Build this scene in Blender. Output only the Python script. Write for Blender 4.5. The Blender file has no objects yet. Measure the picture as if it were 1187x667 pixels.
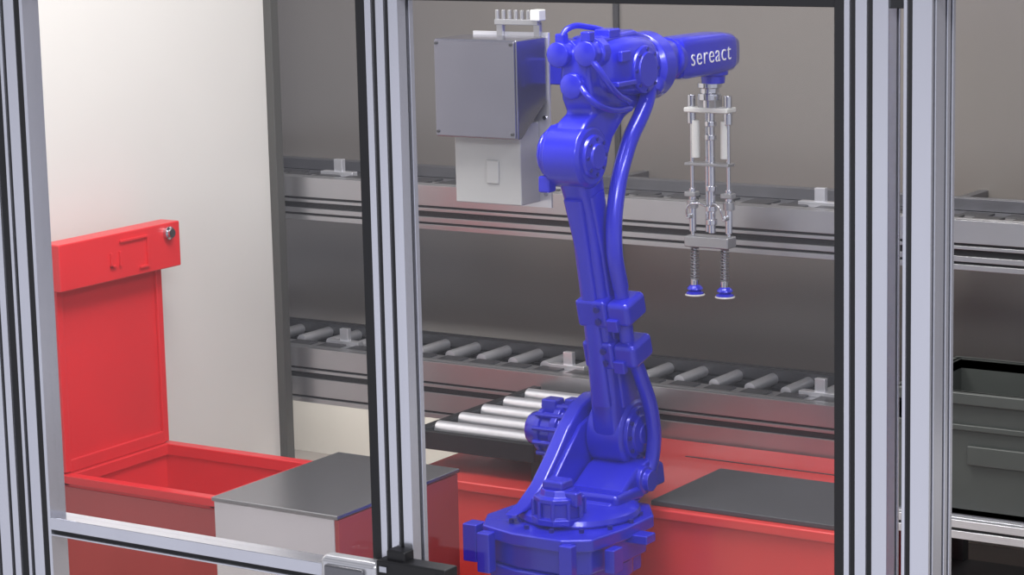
import bpy, bmesh, math
from mathutils import Vector, Matrix
sc=bpy.context.scene
sc.view_settings.view_transform='Standard'
sc.view_settings.look='None'

# ------------------------------------------------------------ materials
def mat(name,col,rough=0.4,metal=0.0,spec=0.5,coat=0.0,noise=0.0,nscale=8.0,stretch=None):
    m=bpy.data.materials.new(name); m.use_nodes=True
    nt=m.node_tree; b=nt.nodes['Principled BSDF']
    b.inputs['Base Color'].default_value=(*col,1)
    b.inputs['Roughness'].default_value=rough
    b.inputs['Metallic'].default_value=metal
    b.inputs['Specular IOR Level'].default_value=spec
    b.inputs['Coat Weight'].default_value=coat
    b.inputs['Coat Roughness'].default_value=0.10
    tc=nt.nodes.new('ShaderNodeTexCoord'); mp=nt.nodes.new('ShaderNodeMapping')
    nt.links.new(tc.outputs['Object'],mp.inputs['Vector'])
    if stretch: mp.inputs['Scale'].default_value=stretch
    if noise>0:
        n=nt.nodes.new('ShaderNodeTexNoise'); n.inputs['Scale'].default_value=nscale; n.inputs['Detail'].default_value=4
        nt.links.new(mp.outputs['Vector'],n.inputs['Vector'])
        r=nt.nodes.new('ShaderNodeValToRGB')
        r.color_ramp.elements[0].position=0.3; r.color_ramp.elements[1].position=0.7
        r.color_ramp.elements[0].color=(*[c*(1-noise) for c in col],1)
        r.color_ramp.elements[1].color=(*[min(1,c*(1+noise)) for c in col],1)
        nt.links.new(n.outputs['Fac'],r.inputs['Fac']); nt.links.new(r.outputs['Color'],b.inputs['Base Color'])
    return m
BLUE=mat('blue_paint',(0.018,0.020,0.60),0.27,0.20,0.6,0.5,noise=0.06,nscale=5)
DBLUE=mat('dark_blue_paint',(0.010,0.010,0.22),0.35,0,0.5)
RED=mat('red_plastic',(0.70,0.022,0.028),0.36,0,0.5,0.1,noise=0.05,nscale=3)
REDM=mat('muted_red_plastic',(0.42,0.065,0.065),0.30,0.1,0.5,0.1,noise=0.08,nscale=3)  # colour carries pane haze on the bin, reflected red on the cabinet
REDG=mat('red_gloss',(0.74,0.055,0.048),0.24,0,0.6,0.5,noise=0.06,nscale=2)
ALU=mat('aluminium',(0.80,0.81,0.89),0.22,0.88,noise=0.05,nscale=6,stretch=(1,1,0.2))
ALUB=mat('aluminium_bright',(0.78,0.78,0.82),0.28,0.7,noise=0.04)
BEAM=mat('beam_aluminium',(0.47,0.47,0.49),0.28,0.8,noise=0.08,nscale=2.5)
ALUD=mat('aluminium_dark',(0.24,0.24,0.26),0.35,0.8)
BLACK=mat('black_rubber',(0.012,0.012,0.014),0.45)
DGREY=mat('dark_grey',(0.045,0.045,0.05),0.4)
BOXTOP=mat('slate_metal',(0.32,0.32,0.34),0.22,0.85,noise=0.05,nscale=3)
BOXSIDE=mat('brushed_metal',(0.78,0.76,0.80),0.30,0.4,noise=0.04,nscale=3)
SLAB=mat('slate_mat',(0.065,0.066,0.072),0.42,noise=0.1,nscale=6)
ENC=mat('enclosure_grey',(0.30,0.30,0.36),0.20,0.9,noise=0.04)
WHITE=mat('light_grey_paint',(0.45,0.45,0.45),0.30,noise=0.03)
PLAST=mat('white_plastic',(0.62,0.62,0.60),0.3)
CHROME=mat('chrome',(0.66,0.67,0.72),0.16,1.0)
TOTE=mat('tote_grey',(0.065,0.071,0.067),0.45,noise=0.08,nscale=5)
WALLW=mat('white_wall',(0.70,0.685,0.65),0.35,noise=0.03,nscale=1.2)
WALLB=mat('taupe_wall',(0.185,0.170,0.158),0.28,0.0,0.7,noise=0.05,nscale=1.2)
LITWALL=mat('lit_lower_wall',(0.80,0.77,0.70),0.4,noise=0.03,nscale=2)  # light put into the colour: pale tone of the lit lower wall
FLOOR=mat('floor_grey',(0.42,0.38,0.35),0.25,noise=0.05,nscale=2)
COLM=mat('column_grey',(0.075,0.075,0.07),0.5)
TXT=mat('white_lettering',(0.9,0.9,0.95),0.5)
glass=bpy.data.materials.new('clear_pane'); glass.use_nodes=True
nt=glass.node_tree; nt.nodes.clear()
o=nt.nodes.new('ShaderNodeOutputMaterial'); mx=nt.nodes.new('ShaderNodeMixShader')
tr=nt.nodes.new('ShaderNodeBsdfTransparent'); gl=nt.nodes.new('ShaderNodeBsdfGlossy'); gl.inputs['Roughness'].default_value=0.03
tr.inputs['Color'].default_value=(0.97,0.97,0.98,1)
mx.inputs['Fac'].default_value=0.03
nt.links.new(tr.outputs[0],mx.inputs[1]); nt.links.new(gl.outputs[0],mx.inputs[2]); nt.links.new(mx.outputs[0],o.inputs['Surface'])

# ------------------------------------------------------------ helpers
def empty(name,loc=(0,0,0)):
    e=bpy.data.objects.new(name,None); e.location=loc; e.empty_display_size=0.1
    sc.collection.objects.link(e); return e
def finish(name,me,m,par=None,bevel=0.0,seg=2,sub=0,smooth=True,ang=35):
    ob=bpy.data.objects.new(name,me); sc.collection.objects.link(ob)
    me.materials.append(m)
    if smooth:
        for p in me.polygons: p.use_smooth=True
        me.set_sharp_from_angle(angle=math.radians(ang))
    if bevel>0:
        b=ob.modifiers.new('Bevel','BEVEL'); b.width=bevel; b.segments=seg; b.limit_method='ANGLE'; b.angle_limit=math.radians(30)
        b.harden_normals=True
    if sub:
        s=ob.modifiers.new('Sub','SUBSURF'); s.levels=sub; s.render_levels=sub
    if par:
        ob.parent=par; ob.matrix_parent_inverse=Matrix.Translation(-Vector(par.location))
    return ob
def bm_mesh(name,bm):
    bmesh.ops.recalc_face_normals(bm,faces=bm.faces)
    me=bpy.data.meshes.new(name); bm.to_mesh(me); bm.free(); return me
def box(name,x0,x1,y0,y1,z0,z1,m,par=None,bevel=0.0,seg=2):
    bm=bmesh.new()
    vs=[bm.verts.new((x,y,z)) for x in (x0,x1) for y in (y0,y1) for z in (z0,z1)]
    for f in ((0,1,3,2),(4,6,7,5),(0,4,5,1),(2,3,7,6),(0,2,6,4),(1,5,7,3)): bm.faces.new([vs[i] for i in f])
    return finish(name,bm_mesh(name,bm),m,par,bevel,seg)
def multibox(name,boxes,m,par=None,bevel=0.0):
    bm=bmesh.new()
    for (x0,x1,y0,y1,z0,z1) in boxes:
        vs=[bm.verts.new((x,y,z)) for x in (x0,x1) for y in (y0,y1) for z in (z0,z1)]
        for f in ((0,1,3,2),(4,6,7,5),(0,4,5,1),(2,3,7,6),(0,2,6,4),(1,5,7,3)): bm.faces.new([vs[i] for i in f])
    return finish(name,bm_mesh(name,bm),m,par,bevel)
def prism(name,pts,plane,lo,hi,m,par=None,bevel=0.0,seg=2):
    def P(u,v,w):
        return {'YZ':(w,u,v),'XZ':(u,w,v),'XY':(u,v,w)}[plane]
    bm=bmesh.new()
    a=[bm.verts.new(P(u,v,lo)) for u,v in pts]; b=[bm.verts.new(P(u,v,hi)) for u,v in pts]
    bm.faces.new(a); bm.faces.new(b[::-1]); n=len(pts)
    for i in range(n): bm.faces.new((a[i],a[(i+1)%n],b[(i+1)%n],b[i]))
    return finish(name,bm_mesh(name,bm),m,par,bevel,seg)
def lathe(name,prof,p0,direction,m,par=None,seg=32,bevel=0.0):
    """prof: list of (dist along axis, radius)"""
    d=Vector(direction).normalized(); q=d.to_track_quat('Z','Y'); M=Matrix.Translation(Vector(p0))@q.to_matrix().to_4x4()
    bm=bmesh.new(); rings=[]
    for h,r in prof:
        rings.append([bm.verts.new(M@Vector((r*math.cos(2*math.pi*i/seg),r*math.sin(2*math.pi*i/seg),h))) for i in range(seg)])
    for k in range(len(rings)-1):
        for i in range(seg): bm.faces.new((rings[k][i],rings[k][(i+1)%seg],rings[k+1][(i+1)%seg],rings[k+1][i]))
    bm.faces.new(rings[0][::-1]); bm.faces.new(rings[-1])
    return finish(name,bm_mesh(name,bm),m,par,bevel)
def cyl(name,p0,p1,r0,r1,m,par=None,seg=32,bevel=0.0):
    p0=Vector(p0);p1=Vector(p1)
    return lathe(name,[(0,r0),((p1-p0).length,r1)],p0,p1-p0,m,par,seg,bevel)
def tube(name,pts,r,m,par=None,res=8,cyclic=False):
    cu=bpy.data.curves.new(name,'CURVE'); cu.dimensions='3D'; cu.bevel_depth=r; cu.bevel_resolution=4; cu.resolution_u=res; cu.use_fill_caps=True
    s=cu.splines.new('BEZIER'); s.bezier_points.add(len(pts)-1)
    for b,p in zip(s.bezier_points,pts):
        b.co=p; b.handle_left_type='AUTO'; b.handle_right_type='AUTO'
    s.use_cyclic_u=cyclic
    ob=bpy.data.objects.new(name,cu); sc.collection.objects.link(ob); cu.materials.append(m)
    if par: ob.parent=par; ob.matrix_parent_inverse=Matrix.Translation(-Vector(par.location))
    return ob
def loft(name,secs,m,par=None,bevel=0.0,sub=0,n=24,power=3.0):
    """secs: list of (center, axisA, axisB) superellipse sections"""
    bm=bmesh.new(); rings=[]
    for c,A,B in secs:
        c=Vector(c);A=Vector(A);B=Vector(B); ring=[]
        for i in range(n):
            t=2*math.pi*i/n; ct,st=math.cos(t),math.sin(t)
            u=math.copysign(abs(ct)**(2/power),ct); v=math.copysign(abs(st)**(2/power),st)
            ring.append(bm.verts.new(c+A*u+B*v))
        rings.append(ring)
    for k in range(len(rings)-1):
        for i in range(n): bm.faces.new((rings[k][i],rings[k][(i+1)%n],rings[k+1][(i+1)%n],rings[k+1][i]))
    bm.faces.new(rings[0][::-1]); bm.faces.new(rings[-1])
    return finish(name,bm_mesh(name,bm),m,par,bevel,2,sub,ang=50)
def slotprofile(w,d,gw,gd,g=0.004,dep=0.009):
    """outline of an extruded aluminium section; gw/gd groove centres along width/depth"""
    def side(gs,f):
        out=[f(0,0)]
        for c in gs:
            out+= [f(c-g,0),f(c-g,dep),f(c+g,dep),f(c+g,0)]
        return out
    pts=[]
    pts+=side(gw,lambda s,h:(s,h))
    pts+=side(gd,lambda s,h:(w-h,s))
    pts+=side([w-x for x in gw[::-1]],lambda s,h:(w-s,d-h))
    pts+=side([d-x for x in gd[::-1]],lambda s,h:(h,d-s))
    return pts
def vpost(name,x0,y0,w,d,z0,z1,par,m=ALU,gw=None,gd=None,g=0.004):
    gw=gw if gw is not None else [w*0.25,w*0.75]; gd=gd if gd is not None else [d*0.5]
    pts=[(x0+u,y0+v) for u,v in slotprofile(w,d,gw,gd,g)]
    prism(name,pts,'XY',z0,z1,m,par,0.0012,1)
    q=g-.0002
    ins=[(x0+c-q,x0+c+q,y0+.005,y0+.0088,z0,z1) for c in gw]+[(x0+w-.0088,x0+w-.006,y0+c-q,y0+c+q,z0,z1) for c in gd]
    if ins: multibox(name+'_slot_inserts',ins,BLACK,par)
def xrail(name,x0,x1,y0,d,z0,h,par,m=ALU,gz=None,gy=None):
    """aluminium section along X; front face at y0"""
    gz=gz if gz is not None else [h*0.5]; gy=gy if gy is not None else [d*0.5]
    pts=[(y0+v,z0+u) for u,v in slotprofile(h,d,gz,gy)]
    prism(name,pts,'YZ',x0,x1,m,par,0.0012,1)
    multibox(name+'_slot_inserts',[(x0,x1,y0+.006,y0+.0088,z0+c-.0038,z0+c+.0038) for c in gz],BLACK,par)

# ------------------------------------------------------------ room shell
box('floor',-6.5,0.5,2.2,7.3,-0.05,0.0,FLOOR)
box('wall_left',-5.26,-5.19,2.6,6.56,0.0,2.9,WALLW)
box('wall_back',-6.5,0.5,7.2,7.28,0.0,2.9,WALLB)
box('lit_wall_strip_back',-6.5,0.5,7.185,7.2,0.0,0.36,LITWALL)  # pale strip paints the lit foot of the back wall, no real skirting
box('trim_1',-5.19,-5.158,6.52,6.56,0.0,2.9,COLM,None,0.002)
box('trim_2',-4.245,-4.225,7.188,7.2,0.36,2.9,DGREY,None,0.001)

# ------------------------------------------------------------ rear conveyors
def conveyor(name,z,x0,x1,y0,y1,lower):
    e=empty(name,((x0+x1)/2,y0,z))
    xrail('front_beam',x0,x1,y0,0.05,z-0.085,0.085,e,BEAM,gz=[0.014],gy=[0.025])
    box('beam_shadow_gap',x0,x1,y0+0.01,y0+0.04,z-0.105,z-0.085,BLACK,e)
    xrail('lower_beam',x0,x1,y0+0.002,0.045,z-0.145 if not lower else z-0.19,0.04 if not lower else 0.085,e,BEAM,gz=[0.02],gy=[])
    box('bed',x0,x1,y0+0.05,y1,z-0.06,z-0.045,BLACK,e)
    box('guide_plate',x0,x1,y0+0.05,y0+0.155,z-0.03,z-0.012,BEAM,e,0.001)
    slots=[];x=x0+0.06
    while x<x1-0.1:
        slots.append((x,x+0.085,y0+0.065,y0+0.14,z-0.014,z-0.006)); x+=0.125
    multibox('slot_pads',slots,DGREY,e,0.002)
    if lower:
        bm=bmesh.new(); x=x0+0.05
        ry=y0+0.17; segn=16; r=0.019
        while x<x1-0.03:
            rings=[]
            for yy in (ry,y1-0.04):
                rings.append([bm.verts.new((x+r*math.cos(2*math.pi*i/segn),yy,z-0.016+r*math.sin(2*math.pi*i/segn))) for i in range(segn)])
            for i in range(segn): bm.faces.new((rings[0][i],rings[0][(i+1)%segn],rings[1][(i+1)%segn],rings[1][i]))
            bm.faces.new(rings[0][::-1]); bm.faces.new(rings[1])
            x+=0.125
        finish('rollers',bm_mesh('rollers',bm),ALUB,e)
    else:
        box('slide_plate',x0,x1,y0+0.165,y1-0.04,z-0.045,z-0.022,ALUD,e,0.001)
        slots=[];x=x0+0.02
        while x<x1-0.1:
            slots.append((x,x+0.09,y0+0.20,y1-0.09,z-0.024,z-0.016)); x+=0.14
        multibox('slide_pads',slots,DGREY,e,0.002)
    xrail('back_beam',x0,x1,y1-0.04,0.04,z-0.06,0.075,e,DGREY if lower else ALUD,gz=[0.035],gy=[0.02])
    ups=[];x=-5.18+0.09
    while x<x1:
        ups.append((x,x+0.035,y0+0.145,y0+0.165,z-0.06,z+0.045)); ups.append((x-0.05,x+0.085,y0+0.135,y0+0.165,z-0.012,z+0.004)); x+=0.9
    multibox('guide_brackets',ups,ALUB,e,0.002)
    if lower:
        multibox('legs',[(xx,xx+0.04,yy,yy+0.04,0,z-0.06) for xx in (x0+0.02,x0+2.9,x0+3.9,x1-0.1) for yy in (y1-0.05,)],DGREY,e,0.002)
    else:
        multibox('wall_struts',[(xx,xx+0.03,y1-0.005,7.2,z-0.06,z+0.0) for xx in (x0+0.05,x0+1.8,x0+3.0,x0+4.2)],ALUD,e,0.002)
    return e
conveyor('roller_conveyor',1.125,-5.95,-0.6,6.60,6.95,False)
conveyor('roller_conveyor',0.540,-5.95,-0.6,6.60,6.97,True)

# infeed conveyor running towards the robot
e=empty('infeed_roller_conveyor',(-4.0,6.2,0.5))
for nm,xx in (('side_beam_left',-4.20),('side_beam_right',-3.80)):
    box(nm,xx,xx+0.03,5.92,6.58,0.45,0.505,BLACK,e,0.003)
box('end_beam',-4.20,-3.77,5.90,5.92,0.45,0.505,BLACK,e,0.003)
box('bed_pan',-4.17,-3.80,5.92,6.58,0.452,0.460,BLACK,e)
for i in range(5):
    y=6.00+i*0.125
    cyl('roller_%d'%(i+1),(-4.17,y,0.490),(-3.80,y,0.490),0.024,0.024,ALUB,e,20,0.002)
for i,(xx,yy) in enumerate(((-4.23,5.93),(-3.80,5.93),(-4.23,6.5),(-3.80,6.5))):
    box('leg_%d'%(i+1),xx,xx+0.032,yy,yy+0.03,0.388 if xx>-4.2 else 0.0,0.47,BLACK,e,0.002)

# ------------------------------------------------------------ red platform with slate mat
e=empty('red_storage_platform',(-3.4,6.2,0.38))
box('deck',-4.19,-2.70,5.84,6.585,0.355,0.385,REDG,e,0.006)
box('front_panel',-4.17,-2.72,5.855,5.875,0.0,0.356,REDG,e)
box('right_panel',-2.74,-2.72,5.875,6.57,0.0,0.356,REDG,e)
box('left_panel',-4.17,-4.15,5.875,6.57,0.0,0.356,REDG,e)
box('back_panel',-4.17,-2.72,6.555,6.575,0.0,0.356,REDG,e)
box('deck_seam',-3.55,-2.70,6.40,6.406,0.384,0.387,DGREY,e)
box('rubber_mat',-3.365,-2.80,5.865,6.275,0.385,0.400,SLAB,e,0.003)

# ------------------------------------------------------------ red bin with raised lid
e=empty('red_lidded_bin',(-4.8,5.6,0.2))
X0,X1,Y0,Y1,T=-5.09,-4.50,5.35,5.82,0.38
box('base',X0+.02,X1-.02,Y0+.02,Y1-.02,0.0,0.03,RED,e)
box('side_back',X0,X1,Y1-.02,Y1,0,T,RED,e,0.003)
box('side_front',X0,X1,Y0,Y0+.02,0,T,RED,e,0.003)
box('front_haze_layer',X0,X1,Y0-.004,Y0,0,T-.03,REDM,e)  # haze of the clear pane painted as a duller red layer
box('side_hinge',X0,X0+.02,Y0+.02,Y1-.02,0,T,RED,e)
box('side_outer',X1-.02,X1,Y0+.02,Y1-.02,0,T,RED,e)
multibox('rim',[(X0-.0,X1+.015,Y1-.025,Y1+.015,T-.03,T+.006),(X0-.0,X1+.015,Y0-.010,Y0+.025,T-.02,T+.006),(X1-.025,X1+.015,Y0,Y1,T-.03,T+.005),(X0,X0+.03,Y0,Y1,T-.03,T+.005)],RED,e,0.003)
box('lid_panel',X0-.01,X0+.006,Y0+.0,Y1,T+.005,0.96,RED,e,0.002)
multibox('lid_frame',[(X0+.006,X0+.018,Y0,Y0+.025,T+.01,0.96),(X0+.006,X0+.018,Y1-.025,Y1,T+.01,0.96),(X0+.006,X0+.018,Y0+.025,Y1-.025,T+.01,T+.045)],RED,e,0.003)
box('lid_header',X0-.01,X0+.065,Y0-.03,Y1+.04,0.945,1.085,RED,e,0.004)
hx=X0+.065
multibox('header_relief',[(hx,hx+.008,5.535,5.543,0.985,1.03),(hx,hx+.008,5.575,5.583,0.985,1.03),(hx,hx+.008,5.535,5.56,0.985,0.992),
  (hx,hx+.008,5.58,5.70,1.056,1.063),(hx,hx+.008,5.70,5.708,0.965,1.063),(hx,hx+.008,5.665,5.70,0.965,0.972)],RED,e,0.001)
lathe('lock_knob',[(0,.02),(.012,.02),(.016,.014),(.022,.014)],(hx,5.80,1.055),(1,0,0),CHROME,e)
tube('hinge_rod',[(X0+.01,Y0+.02,T+.012),(X0+.01,Y1-.02,T+.012)],0.008,RED,e)

# ------------------------------------------------------------ metal box with slate top
e=empty('metal_cabinet',(-4.02,5.3,0.25))
box('body',-4.225,-3.825,5.015,5.575,0.0,0.490,BOXSIDE,e,0.003)
box('side_reflection',-3.825,-3.812,5.018,5.572,0.03,0.488,REDM,e,0.002)  # red reflection on the metal side, painted as a thin layer
box('top_plate',-4.23,-3.81,5.01,5.58,0.490,0.502,BOXTOP,e,0.003)
box('plinth',-4.235,-3.805,5.005,5.585,0.0,0.03,DGREY,e,0.002)

# ------------------------------------------------------------ robot
RX=-3.45
rob=empty('industrial_robot_arm',(RX,5.55,0.0))
J2=Vector((RX,5.863,0.588)); J3=Vector((RX,5.641,1.395))
lathe('pedestal',[(0,.17),(.02,.17),(.03,.13),(.24,.13),(.26,.16),(.30,.16)],(RX,5.60,0.0),(0,0,1),BLUE,rob,40)
oct_=[(-.22,-.10),(-.17,-.20),(-.05,-.235),(.10,-.235),(.17,-.19),(.19,-.05),(.19,.10),(.12,.20),(-.08,.21),(-.20,.12)]
prism('base_flange',[(RX+a,5.60+b) for a,b in oct_],'XY',0.375,0.410,BLUE,rob,0.006)
prism('base_skirt',[(RX+a*.90,5.60+b*.90) for a,b in oct_],'XY',0.305,0.376,BLUE,rob,0.008)
prism('base_foot',[(RX-.01+a*.85,5.60+b*.95) for a,b in oct_],'XY',0.255,0.306,BLUE,rob,0.008)
multibox('base_lugs',[(RX-.235,RX-.19,5.40,5.45,0.30,0.405),(RX-.16,RX-.12,5.355,5.39,0.29,0.40),(RX+.10,RX+.14,5.35,5.38,0.29,0.40),(RX+.17,RX+.235,5.58,5.63,0.36,0.385),(RX+.18,RX+.21,5.45,5.50,0.31,0.375)],BLUE,rob,0.004)
lathe('turntable',[(0,.165),(.008,.17),(.020,.165),(.028,.15)],(RX,5.62,0.410),(0,0,1),BLUE,rob,40)
for i in range(14):
    t=2*math.pi*i/14
    cyl('base_bolt_%d'%(i+1),(RX+.176*math.cos(t),5.60+.187*math.sin(t),0.409),(RX+.176*math.cos(t),5.60+.187*math.sin(t),0.420),.007,.007,DBLUE,rob,8)
sweep=[(5.43,.435),(5.50,.452),(5.57,.49),(5.64,.55),(5.71,.62),(5.78,.67),(5.85,.69),(5.91,.685),(5.955,.64),(5.965,.56),(5.93,.47),(5.90,.435)]
prism('carrier_left',sweep,'YZ',RX-.125,RX-.080,BLUE,rob,0.012,3)
sweepi=[(5.52,.445),(5.60,.49),(5.68,.56),(5.75,.62),(5.82,.64),(5.90,.62),(5.92,.50),(5.88,.445)]
prism('carrier_web',sweepi,'YZ',RX-.082,RX-.066,BLUE,rob,0.005,2)
sweep2=[(5.62,.435),(5.70,.47),(5.77,.51),(5.84,.525),(5.92,.50),(5.93,.435)]
prism('carrier_right',sweep2,'YZ',RX-.066,RX+.10,BLUE,rob,0.012,3)
box('carrier_block',RX-.12,RX+.11,5.64,5.80,.425,.465,BLUE,rob,.015,3)
lathe('shoulder_lower_boss',[(0,.04),(.02,.04),(.024,.03),(.04,.03)],(RX+.09,5.80,.475),(1,0,0),BLUE,rob,20,.003)
# J1 motor (vertical)
wm=Vector((RX+.012,5.50,0.420))
lathe('waist_motor',[(0,.072),(.018,.075),(.020,.062),(.058,.062),(.060,.068),(.072,.068),(.075,.052),(.092,.046)],wm,(0,0,1),BLUE,rob,10,0.003)
for i in range(10):
    t=2*math.pi*i/10
    c=wm+Vector((.068*math.cos(t),.068*math.sin(t),.012)); cyl('waist_motor_rib_%d'%(i+1),c,c+Vector((0,0,.05)),.006,.006,BLUE,rob,8)
box('waist_motor_cap',wm.x-.035,wm.x+.03,wm.y-.03,wm.y+.03,wm.z+.09,wm.z+.115,BLUE,rob,.008)
box('waist_connector',wm.x+.035,wm.x+.075,wm.y-.03,wm.y+.0,wm.z+.05,wm.z+.09,BLUE,rob,.006)
# J2 motor (axis along X, pointing left)
jm=J2+Vector((-.100,0,-.022))
lathe('shoulder_motor',[(0,.088),(.03,.088),(.034,.074),(.075,.074),(.078,.082),(.098,.082),(.101,.066),(.135,.066),(.138,.074),(.155,.072),(.16,.054),(.185,.050),(.20,.044)],jm,(-1,0,0),BLUE,rob,12,0.003)
for i in range(12):
    t=2*math.pi*(i+.5)/12
    c=jm+Vector((-.03,.078*math.cos(t),.078*math.sin(t))); cyl('shoulder_motor_rib_%d'%(i+1),c,c+Vector((-.12,0,0)),.007,.007,BLUE,rob,8)
box('shoulder_connector',jm.x-.15,jm.x-.10,jm.y-.03,jm.y+.02,jm.z+.05,jm.z+.095,BLUE,rob,.006)
box('shoulder_connector_b',jm.x-.08,jm.x-.05,jm.y-.02,jm.y+.02,jm.z+.06,jm.z+.10,BLUE,rob,.006)
# lower arm
hubprof=[(0,.085),(.008,.095),(.11,.095),(.118,.085)]
lathe('shoulder_hub',hubprof,J2+Vector((-.07,0,0)),(1,0,0),BLUE,rob,40,0.003)
lathe('shoulder_disc',[(0,.078),(.012,.075),(.016,.055),(.022,.053),(.026,.03),(.030,.028)],J2+Vector((.045,0,0)),(1,0,0),BLUE,rob,32,0.002)
for i in range(10):
    t=2*math.pi*i/10
    c=J2+Vector((.055,.066*math.cos(t),.066*math.sin(t))); cyl('shoulder_bolt_%d'%(i+1),c,c+Vector((.010,0,0)),.006,.006,DBLUE,rob,8)
ax=(J3-J2).normalized(); pr=Vector((0,ax.z,-ax.y))
def AP(s,off,x=0): return J2+ax*s+pr*off+Vector((x,0,0))
L=(J3-J2).length
secs=[]
for s,wid,th,xo,oo in ((-.05,.075,.044,-.004,0),(0.0,.090,.045,-.004,0),(.06,.088,.045,-.004,0),(.14,.074,.044,-.004,0),(.26,.062,.043,-.002,0.0),(.42,.052,.041,0,.002),(.58,.046,.040,.0,.006),(.68,.048,.040,.0,.006),(.76,.060,.042,0,.004),(L,.075,.046,-.006,0)):
    secs.append((AP(s,oo,xo),(th,0,0),tuple(pr*wid)))
loft('lower_arm',secs,BLUE,rob,0,0,32,5)
secs=[(AP(s,o,.038),(.010,0,0),tuple(pr*w)) for s,w,o in ((.10,.045,0),(.3,.036,.002),(.55,.028,.006),(.72,.034,.004))]
loft('lower_arm_rib',secs,BLUE,rob,0,0,24,4)
secs=[(AP(s,w0,-.002),(w,0,0),tuple(pr*.012)) for s,w,w0 in ((.12,.030,-.078),(.3,.024,-.058),(.55,.020,-.041),(.72,.028,-.048))]
loft('lower_arm_spine',secs,BLUE,rob,0,0,24,4)
# J3 elbow hub
lathe('elbow_hub',[(0,.066),(.010,.086),(.11,.086),(.118,.074)],J3+Vector((-.065,0,-.008)),(1,0,0),BLUE,rob,40,0.003)
lathe('elbow_disc',[(0,.060),(.010,.057),(.014,.035),(.02,.033)],J3+Vector((.052,0,-.008)),(1,0,0),BLUE,rob,28,0.002)
for i in range(8):
    t=2*math.pi*i/8
    c=J3+Vector((.058,.047*math.cos(t),.047*math.sin(t)-.008)); cyl('elbow_bolt_%d'%(i+1),c,c+Vector((.010,0,0)),.005,.005,DBLUE,rob,8)
lathe('elbow_motor',[(0,.080),(.012,.080),(.016,.064),(.026,.066),(.034,.060),(.040,.04)],J3+Vector((-.055,.0,-.005)),(-1,0,0),BLUE,rob,14,0.003)
box('elbow_motor_connector',RX-.085,RX-.05,5.58,5.62,1.29,1.335,BLUE,rob,.006)
# upper casting
cast=[(5.585,1.36),(5.575,1.43),(5.61,1.475),(5.66,1.50),(5.64,1.535),(5.635,1.60),(5.645,1.665),(5.70,1.70),(5.88,1.705),(5.97,1.68),(6.0,1.60),(5.98,1.53),(5.90,1.495),(5.82,1.47),(5.755,1.42),(5.72,1.36),(5.66,1.33)]
prism('elbow_casting',cast,'YZ',RX-.045,RX+.050,BLUE,rob,0.014,3)
loft('elbow_housing',[((RX,5.67,1.615),(.055,0,0),(0,0,.055)),((RX,5.71,1.615),(.080,0,0),(0,0,.078)),((RX,5.82,1.612),(.092,0,0),(0,0,.088)),((RX,5.93,1.602),(.090,0,0),(0,0,.090)),((RX,6.0,1.60),(.070,0,0),(0,0,.072))],BLUE,rob,0,1,20,3)
for nm,dx,dz in (('wrist_motor_a',-.040,.040),('wrist_motor_b',.045,.045),('wrist_motor_c',-.0,-.042)):
    lathe(nm,[(0,.040),(.03,.040),(.033,.032),(.060,.032),(.063,.036),(.072,.034),(.077,.020)],(RX+dx,5.69,1.615+dz),(0,-1,0),BLUE,rob,12,0.002)
multibox('motor_connectors',[(RX-.055,RX-.028,5.63,5.66,1.68,1.710),(RX+.03,RX+.06,5.62,5.65,1.69,1.718),(RX-.09,RX-.075,5.74,5.80,1.55,1.62),(RX+.085,RX+.10,5.72,5.77,1.63,1.66),(RX+.0,RX+.05,5.74,5.80,1.69,1.715)],BLUE,rob,.005)
tube('motor_cable_1',[(RX-.04,5.64,1.70),(RX-.03,5.66,1.722),(RX-.01,5.74,1.720),(RX-.0,5.84,1.695)],.008,BLUE,rob)
tube('motor_cable_2',[(RX+.05,5.625,1.66),(RX+.080,5.63,1.62),(RX+.095,5.68,1.56),(RX+.085,5.78,1.52)],.009,BLUE,rob)
tube('motor_cable_3',[(RX+.02,5.63,1.58),(RX+.055,5.62,1.545),(RX+.075,5.68,1.51),(RX+.075,5.80,1.50)],.009,BLUE,rob)
box('casting_ridge',RX+.045,RX+.10,5.70,5.80,1.565,1.580,BLUE,rob,.005)
lathe('casting_side_cover',[(0,.066),(.008,.064),(.012,.048),(.016,.047)],(RX+.085,5.86,1.600),(1,0,0),BLUE,rob,28,.002)
for i in range(8):
    t=2*math.pi*i/8
    cyl('cover_bolt_%d'%(i+1),(RX+.09,5.86+.056*math.cos(t),1.600+.056*math.sin(t)),(RX+.099,5.86+.056*math.cos(t),1.600+.056*math.sin(t)),.005,.005,DBLUE,rob,8)
# forearm
lathe('forearm_collar',[(0,.078),(.01,.094),(.06,.096),(.075,.082)],(RX,5.965,1.595),(0,1,0),BLUE,rob,36,.003)
loft('forearm_tube',[((RX,6.03,1.60),(.066,0,0),(0,0,.068)),((RX,6.08,1.602),(.056,0,0),(0,0,.060)),((RX,6.12,1.602),(.051,0,0),(0,0,.057)),((RX,6.20,1.602),(.050,0,0),(0,0,.055))],BLUE,rob,0,0,28,2.6)
lathe('forearm_ring',[(0,.058),(.008,.062),(.016,.058)],(RX,6.12,1.602),(0,1,0),BLUE,rob,32)
loft('wrist_housing',[((RX,6.155,1.602),(.047,0,0),(0,0,.056)),((RX,6.18,1.602),(.052,0,0),(0,0,.061)),((RX,6.40,1.60),(.052,0,0),(0,0,.060)),((RX,6.455,1.598),(.050,0,0),(0,0,.055)),((RX,6.49,1.597),(.044,0,0),(0,0,.042)),((RX,6.50,1.597),(.03,0,0),(0,0,.028))],BLUE,rob,0,0,28,5)
lathe('wrist_output',[(0,.044),(.03,.044),(.034,.036),(.055,.034)],(RX,6.41,1.565),(0,0,-1),BLUE,rob,28,.002)
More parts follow.
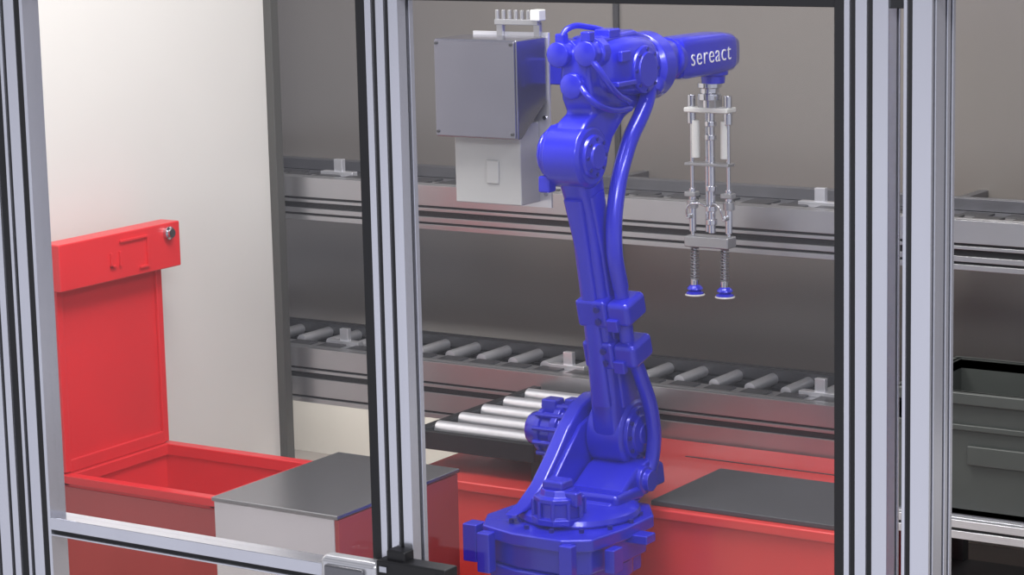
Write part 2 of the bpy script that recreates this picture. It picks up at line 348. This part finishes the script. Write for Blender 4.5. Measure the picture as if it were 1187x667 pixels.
# dress-pack hose down the arm
HX=RX+.075
tube('dress_hose_upper',[(HX-.01,5.93,1.56),(HX,5.88,1.50),(HX,5.785,1.40),(HX,5.72,1.27),(HX,5.705,1.13),(HX,5.735,1.02)],0.023,BLUE,rob)
tube('dress_hose_middle',[(HX,5.735,1.02),(HX,5.75,.95),(HX,5.765,.87)],0.021,BLUE,rob)
tube('dress_hose_lower',[(HX,5.765,.87),(HX+.01,5.82,.76),(HX+.02,5.86,.65),(HX+.02,5.865,.54),(HX+.01,5.83,.46),(HX-.01,5.77,.41)],0.021,BLUE,rob)
lathe('hose_boot',[(0,.03),(.02,.032),(.035,.026)],(HX-.005,5.945,1.565),(0,-.55,-.85),BLUE,rob,20,.002)
def clampb(nm,s,off):
    c=AP(s,off,0)
    ang=math.atan2(-ax.y,ax.z)
    Mx=Matrix.Translation(c)@Matrix.Rotation(ang,4,'X')
    def place(ob):
        ob.parent=rob; ob.matrix_parent_inverse=Matrix.Translation(-Vector(rob.location)); ob.matrix_basis=Mx
    place(box(nm,-.044,.050,-.066,.058,-.040,.040,BLUE,None,.010,3))
    place(box(nm+'_jaw',.045,.118,-.060,.045,-.036,.034,BLUE,None,.016,3))
    place(box(nm+'_tab',.050,.085,-.072,-.05,-.046,-.010,BLUE,None,.004,2))
    for k,zz in enumerate((.018,-.018)):
        a=Mx@Vector((.025,-.066,zz)); b=Mx@Vector((.025,-.073,zz)); cyl(nm+'_bolt_%d'%(k+1),a,b,.009,.009,DBLUE,rob,12)
clampb('hose_clamp_upper',.39,0)
clampb('hose_clamp_lower',.265,0)
# lettering on wrist
cu=bpy.data.curves.new('lettering','FONT'); cu.body='sereact'; cu.size=0.073; cu.extrude=0.0008; cu.offset=-0.0010; cu.align_x='CENTER'; cu.align_y='CENTER'; cu.space_character=1.12
t=bpy.data.objects.new('lettering',cu); sc.collection.objects.link(t); cu.materials.append(TXT)
t.rotation_euler=(math.radians(90),0,math.radians(90)); t.location=(RX+.0535,6.300,1.602)
t.parent=rob; t.matrix_parent_inverse=Matrix.Translation(-Vector(rob.location))

# ------------------------------------------------------------ vacuum gripper
GX,GY=RX-.012,6.41
g=empty('vacuum_gripper',(GX,GY,1.2))
lathe('tool_flange',[(0,.036),(.014,.036),(.016,.028),(.030,.028),(.032,.034),(.05,.034)],(GX,GY,1.512),(0,0,-1),CHROME,g,28,.001)
cyl('swivel',(GX,GY,1.465),(GX,GY,1.435),.024,.024,CHROME,g)
multibox('valve_block',[(GX-.03,GX+.03,GY-.022,GY+.022,1.435,1.475)],BEAM,g,.003)
box('top_crossplate',GX-.072,GX+.072,GY-.03,GY+.03,1.425,1.440,PLAST,g,.004)
for i,dx in enumerate((-.06,.06)):
    cyl('guide_cap_%d'%(i+1),(GX+dx,GY,1.44),(GX+dx,GY,1.475),.012,.012,CHROME,g,20,.002)
    cyl('collar_%d'%(i+1),(GX+dx,GY,1.425),(GX+dx,GY,1.390),.013,.013,CHROME,g,20,.002)
    cyl('guide_sleeve_%d'%(i+1),(GX+dx*.8,GY,1.400),(GX+dx*.8,GY,1.29),.0125,.0125,PLAST,g,20,.002)
    cyl('guide_rod_%d'%(i+1),(GX+dx,GY,1.44),(GX+dx,GY,1.05),.006,.006,CHROME,g,16)
    cyl('lower_sleeve_%d'%(i+1),(GX+dx,GY,1.20),(GX+dx,GY,1.07),.0105,.0105,CHROME,g,20,.002)
    cyl('lower_ring_%d'%(i+1),(GX+dx,GY,1.165),(GX+dx,GY,1.14),.017,.017,BEAM,g,20,.002)
    box('fitting_%d'%(i+1),GX+dx-.018,GX+dx+.018,GY-.02,GY+.012,1.175,1.190,BEAM,g,.003)
    cyl('elbow_fitting_%d'%(i+1),(GX+dx,GY-.01,1.118),(GX+dx,GY-.035,1.118),.008,.008,CHROME,g,16,.002)
cyl('center_rod_a',(GX+.004,GY,1.43),(GX+.004,GY,1.07),.011,.011,CHROME,g,16)
cyl('center_rod_b',(GX-.016,GY+.012,1.43),(GX-.016,GY+.012,1.07),.007,.007,CHROME,g,16)
box('middle_crossplate',GX-.075,GX+.07,GY-.022,GY+.022,1.268,1.277,BEAM,g,.002)
for i,z in enumerate((1.40,1.36,1.21,1.15,1.11)):
    cyl('center_collar_%d'%(i+1),(GX+.002,GY,z),(GX+.002,GY,z-.016),.018,.018,CHROME,g,20,.002)
multibox('lower_crossplate',[(GX-.075,GX+.07,GY-.028,GY+.028,1.027,1.060)],BEAM,g,.004)
for i,dx in enumerate((-.055,.045)):
    cyl('plunger_%d'%(i+1),(GX+dx,GY,1.04),(GX+dx,GY,.915),.006,.006,CHROME,g,16)
    pts=[]
    N=11
    for k in range(N*8+1):
        a=2*math.pi*k/8; pts.append((GX+dx+.0110*math.cos(a),GY+.0110*math.sin(a),1.030-.103*k/(N*8)))
    tube('plunger_spring_%d'%(i+1),pts,.0024,ALUD,g,2)
    cyl('cup_adapter_%d'%(i+1),(GX+dx,GY,.928),(GX+dx,GY,.908),.013,.013,CHROME,g,20,.002)
    lathe('suction_cup_%d'%(i+1),[(0,.012),(.008,.022),(.014,.024),(.018,.016),(.024,.026),(.030,.027)],(GX+dx,GY,.912),(0,0,-1),BLUE,g,28)
    lathe('cup_lip_%d'%(i+1),[(0,.027),(.003,.030),(.005,.029)],(GX+dx,GY,.884),(0,0,-1),PLAST,g,28)
tube('air_line_1',[(GX-.06,GY-.035,1.118),(GX-.055,GY-.04,1.15),(GX-.03,GY-.03,1.16),(GX-.01,GY-.015,1.15)],.003,CHROME,g)
tube('air_line_2',[(GX+.06,GY-.035,1.118),(GX+.05,GY-.04,1.15),(GX+.03,GY-.03,1.16),(GX+.01,GY-.015,1.15)],.003,CHROME,g)

# ------------------------------------------------------------ electrical enclosure beside the elbow
e=empty('electrical_enclosure',(-3.72,5.7,1.5))
box('mounting_plate',-3.845,-3.600,5.752,5.760,1.222,1.702,ALUB,e,.001)
prof=[(5.60,1.425),(5.60,1.692),(5.752,1.692),(5.752,1.52),(5.62,1.425)]
prism('upper_housing',prof,'YZ',-3.872,-3.606,ENC,e,.004)
box('front_cover',-3.868,-3.610,5.594,5.600,1.429,1.688,ENC,e,.002)
box('lower_housing',-3.85,-3.635,5.655,5.752,1.238,1.46,WHITE,e,.004)
box('lower_inset',-3.745,-3.705,5.650,5.656,1.295,1.36,WHITE,e,.004)
multibox('top_terminal_strip',[(-3.76,-3.62,5.73,5.75,1.722,1.737),(-3.64,-3.62,5.74,5.755,1.69,1.73),(-3.76,-3.74,5.74,5.755,1.69,1.73)],BEAM,e,.002)
for i in range(6):
    x=-3.755+i*.020
    cyl('cable_gland_%d'%(i+1),(x,5.74,1.735),(x,5.74,1.762),.006,.006,BEAM,e,12,.001)
box('gland_block',-3.635,-3.605,5.715,5.75,1.735,1.765,PLAST,e,.003)
for i,(x,z) in enumerate(((-3.86,1.44),(-3.62,1.44),(-3.86,1.68),(-3.62,1.68))):
    cyl('cover_screw_%d'%(i+1),(x,5.595,z),(x,5.590,z),.004,.004,DGREY,e,12)
for i,z in enumerate((1.26,1.33,1.47,1.60)):
    cyl('plate_screw_%d'%(i+1),(-3.615,5.753,z),(-3.615,5.747,z),.006,.006,CHROME,e,12)
box('support_bracket',-3.66,-3.49,5.76,5.80,1.56,1.63,BLUE,e,.004)

# ------------------------------------------------------------ tote on a side stand
e=empty('storage_tote',(-2.3,6.15,.6))
a0,a1,b0,b1,c0,c1=-2.66,-2.06,5.95,6.36,.455,.78
multibox('walls',[(a0,a1,b0,b0+.012,c0,c1),(a0,a1,b1-.012,b1,c0,c1),(a0,a0+.012,b0,b1,c0,c1),(a1-.012,a1,b0,b1,c0,c1),(a0,a1,b0,b1,c0,c0+.012)],TOTE,e)
multibox('rim',[(a0-.015,a1+.015,b0-.015,b0+.012,c1-.03,c1),(a0-.015,a1+.015,b1-.012,b1+.015,c1-.03,c1),(a0-.015,a0+.012,b0,b1,c1-.03,c1),(a1-.012,a1+.015,b0,b1,c1-.03,c1)],TOTE,e,.003)
multibox('ribs',[(a0-.01,a1+.01,b0-.01,b0+.0,c1-.10,c1-.085),(a0+.2,a0+.42,b0-.012,b0,c1-.19,c1-.14),(a0-.005,a0+.02,b0-.008,b0+.0,c0,c1-.09),(a0+.12,a0+.14,b0-.008,b0+.0,c0,c1-.1),(a0+.47,a0+.49,b0-.008,b0+.0,c0,c1-.1)],TOTE,e,.003)
e=empty('tote_stand',(-2.3,6.15,.2))
xrail('front_rail',-2.70,-1.3,5.90,.045,.40,.050,e,ALUB,gz=[.025],gy=[.022])
box('rear_rail',-2.70,-1.3,6.38,6.42,.40,.45,ALU,e,.002)
box('shelf',-2.70,-1.3,5.945,6.38,.435,.453,ALUD,e)
multibox('legs',[(xx,xx+.04,yy,yy+.04,0,.40) for xx in (-2.69,-1.36) for yy in (5.903,6.378)],DGREY,e,.002)
multibox('lower_shelf',[(-2.69,-1.3,5.905,6.41,.16,.19)],DGREY,e,.003)
box('lower_guide',-2.65,-1.32,5.90,5.905,.19,.25,REDM,e)

# ------------------------------------------------------------ safety fence (aluminium guard frame)
f=empty('safety_fence',(-2.4,3.42,0))
Zt=2.05
vpost('post_left_outer',-3.43,3.40,.075,.045,0,Zt,f,gw=[.02,.055])
box('left_gasket',-3.355,-3.335,3.405,3.44,0,Zt,BLACK,f)
vpost('post_left',-3.335,3.40,.042,.045,0,Zt,f,gw=[.012])
box('left_seal',-3.293,-3.279,3.402,3.445,0,Zt,BLACK,f,.002)
vpost('post_left_inner',-3.279,3.40,.008,.045,0,Zt,f,gw=[],gd=[])
box('middle_seal',-2.512,-2.490,3.402,3.445,0,Zt,BLACK,f,.002)
vpost('post_middle',-2.490,3.398,.068,.047,0,Zt,f,gw=[.018,.044],gd=[.030],g=.0045)
box('right_seal',-1.627,-1.609,3.402,3.445,0,Zt,BLACK,f,.002)
vpost('post_right',-1.609,3.398,.072,.047,0,Zt,f,gw=[.014,.042],gd=[.036],g=.0045)
vpost('post_corner',-1.514,3.40,.045,.09,0,Zt,f,gw=[.010],gd=[.012,.055,.075])
box('top_rail_seal',-3.272,-1.514,3.405,3.44,1.953,1.975,BLACK,f,.002)
xrail('top_rail',-3.43,-1.2,3.399,.046,1.975,.09,f,ALU,gz=[.022,.067])
xrail('mid_rail_left',-3.272,-2.512,3.40,.045,.921,.036,f,ALU,gz=[.008],gy=[])
xrail('bottom_rail',-3.272,-1.514,3.40,.045,.04,.045,f,ALU)
box('latch_body',-2.60,-2.475,3.362,3.40,.90,.985,ALUB,f,.012,3)
box('latch_plate',-2.585,-2.50,3.355,3.363,.915,.972,ALUD,f,.010,3)
multibox('lock_block',[(-2.475,-2.33,3.36,3.399,.90,.995),(-2.46,-2.42,3.37,3.399,.99,1.012)],BLACK,f,.004)
multibox('lock_screws',[(-2.465,-2.45,3.356,3.361,.975,.985),(-2.35,-2.335,3.356,3.361,.975,.985)],CHROME,f)
box('clear_pane_left',-3.272,-2.512,3.422,3.426,.957,1.953,glass,f)
box('clear_pane_right',-2.422,-1.627,3.422,3.426,.085,1.953,glass,f)

# ------------------------------------------------------------ lights
def area(name,loc,target,size,sy,power,col=(1,1,1)):
    l=bpy.data.lights.new(name,'AREA'); l.shape='RECTANGLE'; l.size=size; l.size_y=sy; l.energy=power; l.color=col
    o=bpy.data.objects.new(name,l); sc.collection.objects.link(o); o.location=loc
    o.rotation_euler=(Vector(target)-Vector(loc)).to_track_quat('-Z','Y').to_euler(); return o
area('ceiling_light_cell',(-3.4,5.2,3.6),(-3.6,5.6,0),2.0,0.6,78,(1,.98,.96))
area('ceiling_light_left',(-3.6,4.8,3.0),(-5.2,5.9,0.8),1.0,0.5,34,(1,.98,.94))
area('ceiling_light_front',(-0.6,1.2,3.4),(-3.2,5.2,0.8),2.0,0.6,85,(0.97,.98,1))
area('ceiling_light_right',(-1.2,4.6,3.0),(-3.4,6.0,1.0),1.2,0.3,22,(1,1,1))
area('added_fill_light_left',(-5.1,6.82,0.43),(-5.1,6.95,0),1.0,0.1,3.5,(1,.97,.92))  # added fill behind the beam, no real lamp; brightens under the lower conveyor
w=bpy.data.worlds.new('World'); sc.world=w; w.use_nodes=True
nt=w.node_tree; bg=nt.nodes['Background']
tc=nt.nodes.new('ShaderNodeTexCoord'); n=nt.nodes.new('ShaderNodeTexNoise'); n.inputs['Scale'].default_value=1.8; n.inputs['Detail'].default_value=1
r=nt.nodes.new('ShaderNodeValToRGB'); r.color_ramp.elements[0].position=.42; r.color_ramp.elements[1].position=.60
r.color_ramp.elements[0].color=(.07,.07,.09,1); r.color_ramp.elements[1].color=(.78,.78,.84,1)
nt.links.new(tc.outputs['Generated'],n.inputs['Vector']); nt.links.new(n.outputs['Fac'],r.inputs['Fac'])
sp=nt.nodes.new('ShaderNodeSeparateXYZ'); nt.links.new(tc.outputs['Generated'],sp.inputs[0])
mr=nt.nodes.new('ShaderNodeMapRange'); mr.inputs['From Min'].default_value=0.05; mr.inputs['From Max'].default_value=-0.1
nt.links.new(sp.outputs['Z'],mr.inputs['Value'])
mixc=nt.nodes.new('ShaderNodeMixRGB'); nt.links.new(mr.outputs['Result'],mixc.inputs['Fac']); nt.links.new(r.outputs['Color'],mixc.inputs['Color1'])
mixc.inputs['Color2'].default_value=(.86,.87,.97,1)
nt.links.new(mixc.outputs['Color'],bg.inputs['Color'])
bg.inputs['Strength'].default_value=0.70

# ------------------------------------------------------------ camera
cam=bpy.data.cameras.new('Camera'); co=bpy.data.objects.new('Camera',cam); sc.collection.objects.link(co); sc.camera=co
cam.sensor_width=36; cam.lens=2900/1187*36; cam.clip_end=100
yaw=math.radians(33); pit=math.radians(10); rho=math.radians(1.3)
F=Vector((-math.sin(yaw)*math.cos(pit),math.cos(yaw)*math.cos(pit),-math.sin(pit)))
R0=Vector((math.cos(yaw),math.sin(yaw),0)); U0=R0.cross(F)
R=math.cos(rho)*R0-math.sin(rho)*U0; U=math.sin(rho)*R0+math.cos(rho)*U0
M=Matrix((R,U,-F)).transposed().to_4x4(); M.translation=Vector((0,0,2.2))
co.matrix_world=M
